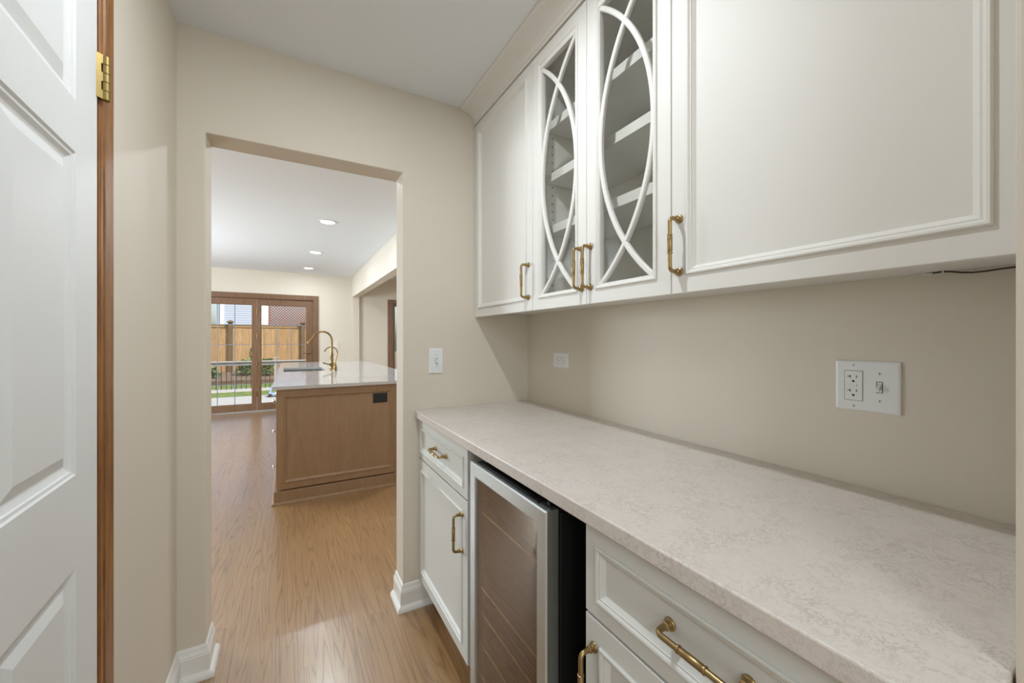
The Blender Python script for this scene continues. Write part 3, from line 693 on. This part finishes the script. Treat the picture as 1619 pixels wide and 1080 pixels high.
build('drain', MB().lathe((.15, 5.3, IT0-.2), (0, 0, 1), [(0, .04), (.003, .04), (.004, .03), (.002, .02)], 20), M['nickel'], sk)
# faucets
FX, FY = .432, 5.10
fa = thing('faucet', (FX, FY, IT1), 'tall brass gooseneck faucet with pull down spray head', 'faucet')
z = IT1
build('base', MB().lathe((FX, FY, z), (0, 0, 1), [(0, .032), (.006, .032), (.010, .026), (.020, .022), (.055, .021), (.062, .026), (.070, .026), (.076, .019), (.105, .017), (.110, .022), (.118, .022), (.124, .016), (.15, .017), (.165, .021), (.175, .019), (.20, .014), (.235, .0125), (.25, .0135), (.262, .0125)], 20), M['gold'], fa)
pts = [(FX, FY, z+.25), (FX, FY, z+.345)]
rc = .098
pts += [(FX-rc+rc*math.cos(t), FY, z+.345+rc*math.sin(t)) for t in [k*PI*.86/12 for k in range(1, 13)]]
build('spout', MB().tube(pts, .0115, 14), M['gold'], fa)
p = Vector(pts[-1]); dv = (p-Vector(pts[-2])).normalized()
build('spray_head', MB().lathe(p, dv, [(-.01, .012), (0, .0145), (.006, .0145), (.010, .0125), (.04, .016), (.075, .024), (.095, .029), (.100, .027), (.101, .01)], 18), M['gold'], fa)
build('lever', MB().tube([(FX-.015, FY-.01, z+.055), (FX-.04, FY-.02, z+.062), (FX-.095, FY-.03, z+.082)], [.009, .007, .0085], 10), M['gold'], fa)
GX, GY = .455, 4.93
f2 = thing('filter_faucet', (GX, GY, IT1), 'short thin brass filtered water tap beside the tall faucet', 'faucet')
build('base', MB().lathe((GX, GY, z), (0, 0, 1), [(0, .024), (.005, .024), (.009, .018), (.022, .017), (.028, .021), (.036, .019), (.055, .015), (.062, .018), (.070, .013), (.09, .008)], 18), M['gold'], f2)
pts = [(GX, GY, z+.08), (GX+.004, GY, z+.12), (GX+.018, GY, z+.165), (GX+.022, GY, z+.195)]
rc = .066
pts += [(GX+.022-rc+rc*math.cos(t), GY, z+.20+rc*math.sin(t)) for t in [k*PI*.86/12 for k in range(0, 13)]]
build('spout', MB().tube(pts, .0062, 12), M['gold'], f2)
p = Vector(pts[-1]); dv = (p-Vector(pts[-2])).normalized()
build('tip', MB().lathe(p, dv, [(-.004, .0066), (.002, .0085), (.014, .0085), (.015, .005)], 12), M['gold'], f2)
build('lever', MB().tube([(GX, GY-.012, z+.045), (GX+.004, GY-.045, z+.052)], [.006, .0075], 10), M['nickel'], f2)

# ------------------------------------------------------------------ patio folding doors
pd = thing('door_2', (-.9, KY+.06, 0), 'brown wood folding patio doors with gridded glass at the far end', 'patio door', kind='structure')
cz = MB()
cz.box(DX1-.005, .462, KY-.020, KY, 0, 2.033).box(DX0-.08, DX1-.005, KY-.020, KY, DZ-.005, 2.033).box(DX0-.08, DX0+.005, KY-.020, KY, 0, DZ-.005)
build('casing', cz, M['patio'], pd, .003)
jb = MB().box(DX1-.014, DX1, KY, KY+.16, 0, DZ).box(DX0, DX0+.014, KY, KY+.16, 0, DZ).box(DX0, DX1, KY, KY+.16, DZ-.014, DZ)
build('jamb', jb, M['patio'], pd)
build('sill', MB().box(DX0, DX1, KY-.03, KY+.17, 0, .022), M['greywood'], pd, .004)
LW = (DX1-DX0-.03)/3
yl0, yl1 = KY+.02, KY+.062
for k in range(3):
    x0 = DX0+.015+k*LW+.002; x1 = x0+LW-.004; z0, z1 = .024, DZ-.017
    sw, tr_, br = .108, .108, .115
    gl0, gl1, gz0, gz1 = x0+sw, x1-sw, z0+br, z1-tr_
    if k < 2: gl1 = x1-.075
    if k > 0: gl0 = x0+.062
    lf = MB()
    R = lambda d: (gl0, gl1, gz0, gz1, d)
    fL = frameY(yl0)
    lf.rings(fL, [(gl0, gl1, gz0, gz1, -.042), (x0, x1, z0, z1, -.042), (x0, x1, z0, z1, 0), (gl0-.010, gl1+.010, gz0-.010, gz1+.010, 0), (gl0, gl1, gz0, gz1, -.010), (gl0, gl1, gz0, gz1, -.042)], False)
    leaf = build('leaf', lf, M['patio'], pd)
    nx, nz_ = 3, 5; dx = (gl1-gl0)/nx; dz = (gz1-gz0)/nz_
    for i in range(nx):
        for j in range(nz_):
            build('pane', MB().box(gl0+i*dx, gl0+(i+1)*dx, yl0+.022, yl0+.026, gz0+j*dz, gz0+(j+1)*dz), M['pane'], leaf)
    for i in range(1, nx): build('muntin', MB().box(gl0+i*dx-.0055, gl0+i*dx+.0055, yl0+.012, yl0+.020, gz0, gz1), M['muntin'], leaf)
    for j in range(1, nz_): build('muntin', MB().box(gl0, gl1, yl0+.0125, yl0+.0195, gz0+j*dz-.005, gz0+j*dz+.005), M['muntin'], leaf)
    if k in (1, 2):
        for zz in (1.72, 1.30, .82, .30):
            build('hinge', MB().lathe((x0-.002, yl0-.004, zz-.04), (0, 0, 1), [(0, .006), (.003, .009), (.077, .009), (.08, .006)], 10), M['gold'], leaf)
    if k == 2:
        build('handle', MB().lathe((x1-.055, yl0, 1.0), (0, -1, 0), [(0, .018), (.004, .018), (.006, .009), (.04, .009)], 14).tube([(x1-.055, yl0-.04, 1.0), (x1-.11, yl0-.045, 1.0), (x1-.165, yl0-.04, .985)], [.010, .009, .008], 10), M['gold'], leaf)

# dining window
wd = thing('window_1', (2.45, KY, WZ0), 'brown wood framed window at the far end of the dining room', 'window', kind='structure')
cz = MB().box(WX0-.095, WX0+.005, KY-.02, KY, WZ0-.09, 2.033).box(WX1-.005, WX1+.095, KY-.02, KY, WZ0-.09, 2.033).box(WX0+.005, WX1-.005, KY-.02, KY, WZ1-.005, 2.033).box(WX0+.005, WX1-.005, KY-.03, KY, WZ0-.09, WZ0+.005)
build('casing', cz, M['patio'], wd, .003)
build('sash', MB().rings(frameY(KY+.03), [(WX0+.055, WX1-.055, WZ0+.055, WZ1-.055, -.04), (WX0, WX1, WZ0, WZ1, -.04), (WX0, WX1, WZ0, WZ1, 0), (WX0+.05, WX1-.05, WZ0+.05, WZ1-.05, 0), (WX0+.055, WX1-.055, WZ0+.055, WZ1-.055, -.01), (WX0+.055, WX1-.055, WZ0+.055, WZ1-.055, -.04)], False).box(2.42, 2.48, KY+.03, KY+.07, WZ0+.05, WZ1-.05), M['patio'], wd)
build('pane', MB().box(WX0+.055, 2.42, KY+.05, KY+.054, WZ0+.055, WZ1-.055), M['pane'], wd)
build('pane', MB().box(2.48, WX1-.055, KY+.05, KY+.054, WZ0+.055, WZ1-.055), M['pane'], wd)

# ------------------------------------------------------------------ garden
GZ = -0.37
structure('patio', MB().box(-9, 9, KY+.17, 13.5, GZ-.2, GZ), M['concrete'], 'pale concrete patio outside the glass doors', 'patio')
tag(build('lawn', MB().box(-9, 9, 13.5, 14.75, GZ-.2, GZ-.002), M['grass']), 'narrow strip of green lawn before the railing', 'lawn', kind='stuff')
structure('kerb', MB().box(-9, 9, 14.75, 15.6, GZ-.2, GZ+.01), M['concrete'], 'pale kerb strip under the railing', 'kerb', .01)
tag(build('lawn', MB().box(-12, 12, 15.6, 17.6, GZ-.25, GZ-.06), M['grass']), 'sunny grass between railing and timber edging', 'lawn', kind='stuff')
bed = MB()
bed.add([(-12, 17.75, -.29), (12, 17.75, -.29), (12, 20.2, -.08), (-12, 20.2, -.08), (-12, 30, -.08), (12, 30, -.08)], [(0, 1, 2, 3), (3, 2, 5, 4)])
structure('garden_bed', bed, M['mulch'], 'brown mulch bed sloping up to the cedar fence', 'garden bed')
tw = thing('garden_edging', (0, 17.68, GZ), 'dark timber edging along the mulch bed', 'edging')
for r_ in range(2):
    for k in range(10):
        x = -12+k*2.4+(.9 if r_ else 0); build('timber', MB().box(x+.005, x+2.395, 17.6+.01*r_, 17.75, GZ-.06+r_*.085, GZ-.06+(r_+1)*.085-.004), M['timber'], tw, .01)
# railing
rl = thing('railing', (0, 15.4, GZ), 'grey deck railing with thin black iron balusters', 'railing')
RT = .54
build('cap_rail', MB().box(-8, 3.5, 15.30, 15.47, RT-.04, RT), M['greywood'], rl, .006)
build('top_rail', MB().box(-8, 3.5, 15.365, 15.405, RT-.14, RT-.042), M['greywood'], rl, .004)
for x in (-6.2, -3.2, -.40, 2.4):
    po = build('post', MB().box(x-.045, x+.045, 15.34, 15.43, GZ, RT+.06), M['greywood'], rl, .005)
    build('post_cap', MB().rings(lambda a, b, d: (a, b, RT+.06+d), [(x-.06, x+.06, 15.325, 15.445, 0), (x-.06, x+.06, 15.325, 15.445, .02), (x-.01, x+.01, 15.375, 15.395, .05)]), M['greywood'], po)
bal = None
for k in range(84):
    x = -7.9+k*.131
    if bal is None: bal = build('baluster', MB().box(-.009, .009, -.009, .009, GZ+.0, RT-.05), M['iron'], rl, local=True)
    o = bal if k == 0 else dup(bal, (0, 0, 0)); o.location = Vector((x, 15.385, 0))-Vector(rl.location)+Vector((0, 0, 0))
# fence
FYY = 20.0
fe = thing('fence', (0, FYY, -.08), 'tall honey coloured cedar board fence with flat cap', 'fence')
for k in range(64):
    w_ = .146; x = -5.2+k*.150; h_ = 1.80+random.uniform(-.004, .004)
    build('board', MB().box(x, x+w_, FYY+random.uniform(-.006, .006), FYY+.025, -.10, h_), M['cedar'], fe)
build('cap', MB().box(-5.2, 4.4, FYY-.05, FYY+.06, 1.82, 1.86), M['cedar'], fe, .005)
build('trim_board', MB().box(-5.2, 4.4, FYY-.03, FYY-.008, 1.73, 1.82), M['cedar'], fe, .004)
for x in (-4.6, -2.12, .52, 3.1):
    po = build('post', MB().box(x-.075, x+.075, FYY-.16, FYY-.02, -.15, 1.93), M['cedarpost'], fe, .006)
    build('post_cap', MB().rings(lambda a, b, d: (a, b, 1.93+d), [(x-.12, x+.12, FYY-.21, FYY+.03, 0), (x-.12, x+.12, FYY-.21, FYY+.03, .035), (x-.02, x+.02, FYY-.11, FYY-.07, .09)]), M['cedarpost'], po)
# lattice screen behind the fence
lt = thing('lattice_screen', (-.2, 22.0, 0), 'reddish brown lattice screen rising behind the fence', 'lattice')
LX0, LX1, LZ0, LZ1 = -.80, .92, 1.5, 2.86
sl = MB(); stp = .125
import itertools
for sgn in (1, -1):
    c = -4.0
    while c < 6:
        # line x = c + sgn*z clipped to the rectangle
        pts_ = []
        zlo, zhi = LZ0, LZ1
        xa, xb = c+sgn*zlo, c+sgn*zhi
        t0, t1 = 0.0, 1.0; dxx = xb-xa
        for bound, s_ in ((LX0, 1), (LX1, -1)):
            va, vb = s_*(xa-bound), s_*(xb-bound)
            if va < 0 and vb < 0: t1 = -1; break
            if va < 0: t0 = max(t0, va/(va-vb))
            elif vb < 0: t1 = min(t1, va/(va-vb))
        if t1 > t0+.02:
            sl.bar((xa+dxx*t0, 22.0+.012*sgn, zlo+(zhi-zlo)*t0), (xa+dxx*t1, 22.0+.012*sgn, zlo+(zhi-zlo)*t1), .040, .010, (0, 1, 0))
        c += stp
build('slats', sl, M['lattice'], lt, kind='stuff')
build('frame', MB().box(LX0-.06, LX0, 21.95, 22.05, -.1, LZ1).box(LX1, LX1+.06, 21.95, 22.05, -.1, LZ1), M['lattice'], lt)
# neighbouring houses
nh = thing('neighbor_house', (-4.2, 26.5, 0), 'pale blue house with lap siding beyond the fence at left', 'house')
sd = MB()
hx0, hx1 = -3.05, -1.62
build('wall', MB().box(-3.4, -1.35, 26.06, 30, -.2, 5.2), M['siding'], nh)
z = 0.0
while z < 5.0:
    sd.add([(hx0, 26.0, z), (-1.45, 26.0, z), (-1.45, 26.012, z+.121), (hx0, 26.012, z+.121), (hx0, 26.06, z), (-1.45, 26.06, z), (-1.45, 26.06, z+.121), (hx0, 26.06, z+.121)],
           [(0, 1, 2, 3), (0, 4, 5, 1), (0, 3, 7, 4), (1, 5, 6, 2), (2, 6, 7, 3)]); z += .12
build('lap_siding', sd, M['siding'], nh, kind='stuff')
build('corner_board', MB().box(-3.22, hx0, 25.97, 26.06, -.2, 5.0), M['whitetrim'], nh)
build('corner_board', MB().box(-1.45, -1.05, 25.97, 26.06, -.2, 5.0), M['whitetrim'], nh)
build('roof', MB().add([(-3.9, 25.4, 4.9), (-.6, 25.4, 4.9), (-.6, 28.2, 6.6), (-3.9, 28.2, 6.6), (-3.9, 30.8, 4.9), (-.6, 30.8, 4.9)], [(0, 1, 2, 3), (3, 2, 5, 4), (0, 3, 4), (1, 5, 2), (0, 4, 5, 1)]), M['roof'], nh)
ns = thing('garden_shed', (2.2, 27.5, 0), 'white building with a dark roof edge behind the lattice', 'shed')
build('wall', MB().box(1.2, 4.2, 26.6, 30, -.2, 2.62), M['whitetrim'], ns)
build('roof', MB().add([(.95, 26.2, 2.62), (4.5, 26.2, 2.62), (4.5, 26.2, 2.85), (.95, 26.2, 2.85), (.95, 30.5, 2.62), (4.5, 30.5, 2.62), (4.5, 28.4, 3.3), (.95, 28.4, 3.3)],
      [(0, 1, 2, 3), (3, 2, 6, 7), (7, 6, 5, 4), (0, 4, 5, 1), (0, 3, 7, 4), (1, 5, 6, 2)]), M['roof'], ns)
# shrubs
def shrub(x, y, z0, w, h, nleaf, label):
    s = thing('shrub', (x, y, z0), label, 'shrub')
    lv = MB()
    for _ in range(nleaf):
        a = random.uniform(0, 2*PI); rr = math.sqrt(random.random()); hh = random.random()
        px = x+w*rr*math.cos(a)*(1-.55*hh); py = y+w*.7*rr*math.sin(a)*(1-.55*hh); pz = z0+.06+h*hh
        L = random.uniform(.06, .13); d1 = Vector((random.uniform(-1, 1), random.uniform(-1, 1), random.uniform(-.5, .6))).normalized(); d2 = d1.cross(Vector((random.uniform(-1, 1), random.uniform(-1, 1), random.uniform(-1, 1)))).normalized()
        c = Vector((px, py, pz)); lv.add([c-d1*L*.5, c+d2*L*.28, c+d1*L*.6, c-d2*L*.28], [(0, 1, 2, 3)])
    build('foliage', lv, M['leaf'], s, kind='stuff')
    st_ = MB()
    for k in range(5):
        a = 2*PI*k/5; st_.tube([(x, y, z0-.05), (x+w*.35*math.cos(a), y+w*.3*math.sin(a), z0+h*.7)], [.012, .005], 6)
    build('stems', st_, M['timber'], s)
    return s
shrub(-1.50, 18.9, -.18, .42, .55, 420, 'low leafy shrub in the bed left of the door mullion')
shrub(-1.28, 19.4, -.14, .28, .95, 260, 'taller pale shrub against the fence behind the mullion')
shrub(-.78, 18.6, -.22, .40, .62, 420, 'green shrub behind the railing right of the door mullion')
shrub(-2.55, 18.5, -.22, .35, .34, 260, 'small green shrub at the left end of the bed')
# little wheeled cart on the patio
bc = thing('toy_cart', (-.40, 13.0, GZ), 'small pale blue wheeled cart standing on the patio', 'cart')
cxx = -.40
bd = MB().add([(cxx-.12, 12.9, GZ+.05), (cxx+.16, 12.9, GZ+.05), (cxx+.16, 12.9, GZ+.11), (cxx-.10, 12.9, GZ+.12), (cxx-.12, 13.12, GZ+.05), (cxx+.16, 13.12, GZ+.05), (cxx+.16, 13.12, GZ+.11), (cxx-.10, 13.12, GZ+.12)],
   [(0, 1, 2, 3), (4, 7, 6, 5), (0, 4, 5, 1), (1, 5, 6, 2), (2, 6, 7, 3), (3, 7, 4, 0)])
build('body', bd, M['blue'], bc, .01)
build('hood', MB().bar((cxx-.08, 13.01, GZ+.11), (cxx-.02, 13.01, GZ+.29), .2, .05).bar((cxx+.13, 13.01, GZ+.10), (cxx+.13, 13.01, GZ+.29), .2, .03).bar((cxx-.04, 13.01, GZ+.29), (cxx+.15, 13.01, GZ+.29), .2, .02), M['blue'], bc, .006)
for x in (cxx-.07, cxx+.11):
    for y in (12.885, 13.115): build('wheel', MB().lathe((x, y, GZ+.05), (0, 1, 0), [(0, .03), (.004, .048), (.026, .05), (.03, .03)], 16), M['rubber'], bc)
structure('ground', MB().box(-40, 40, KY+.2, 60, -1.2, -.6), M['grass'], 'grass ground beyond the house', 'ground')
# repeats share a group phrase
for o in list(SC.objects):
    if o.parent is None and 'label' in o.keys():
        n = o.name.split('.')[0]
        if n == 'wall_cabinet': o['group'] = 'white wall cabinets over the counter'
        elif n == 'base_cabinet': o['group'] = 'white base cabinets under the counter'
        elif n == 'shrub': o['group'] = 'shrubs in the mulch bed'
        elif n == 'recessed_light' and o.location.y > 2: o['group'] = 'recessed kitchen ceiling lamps'
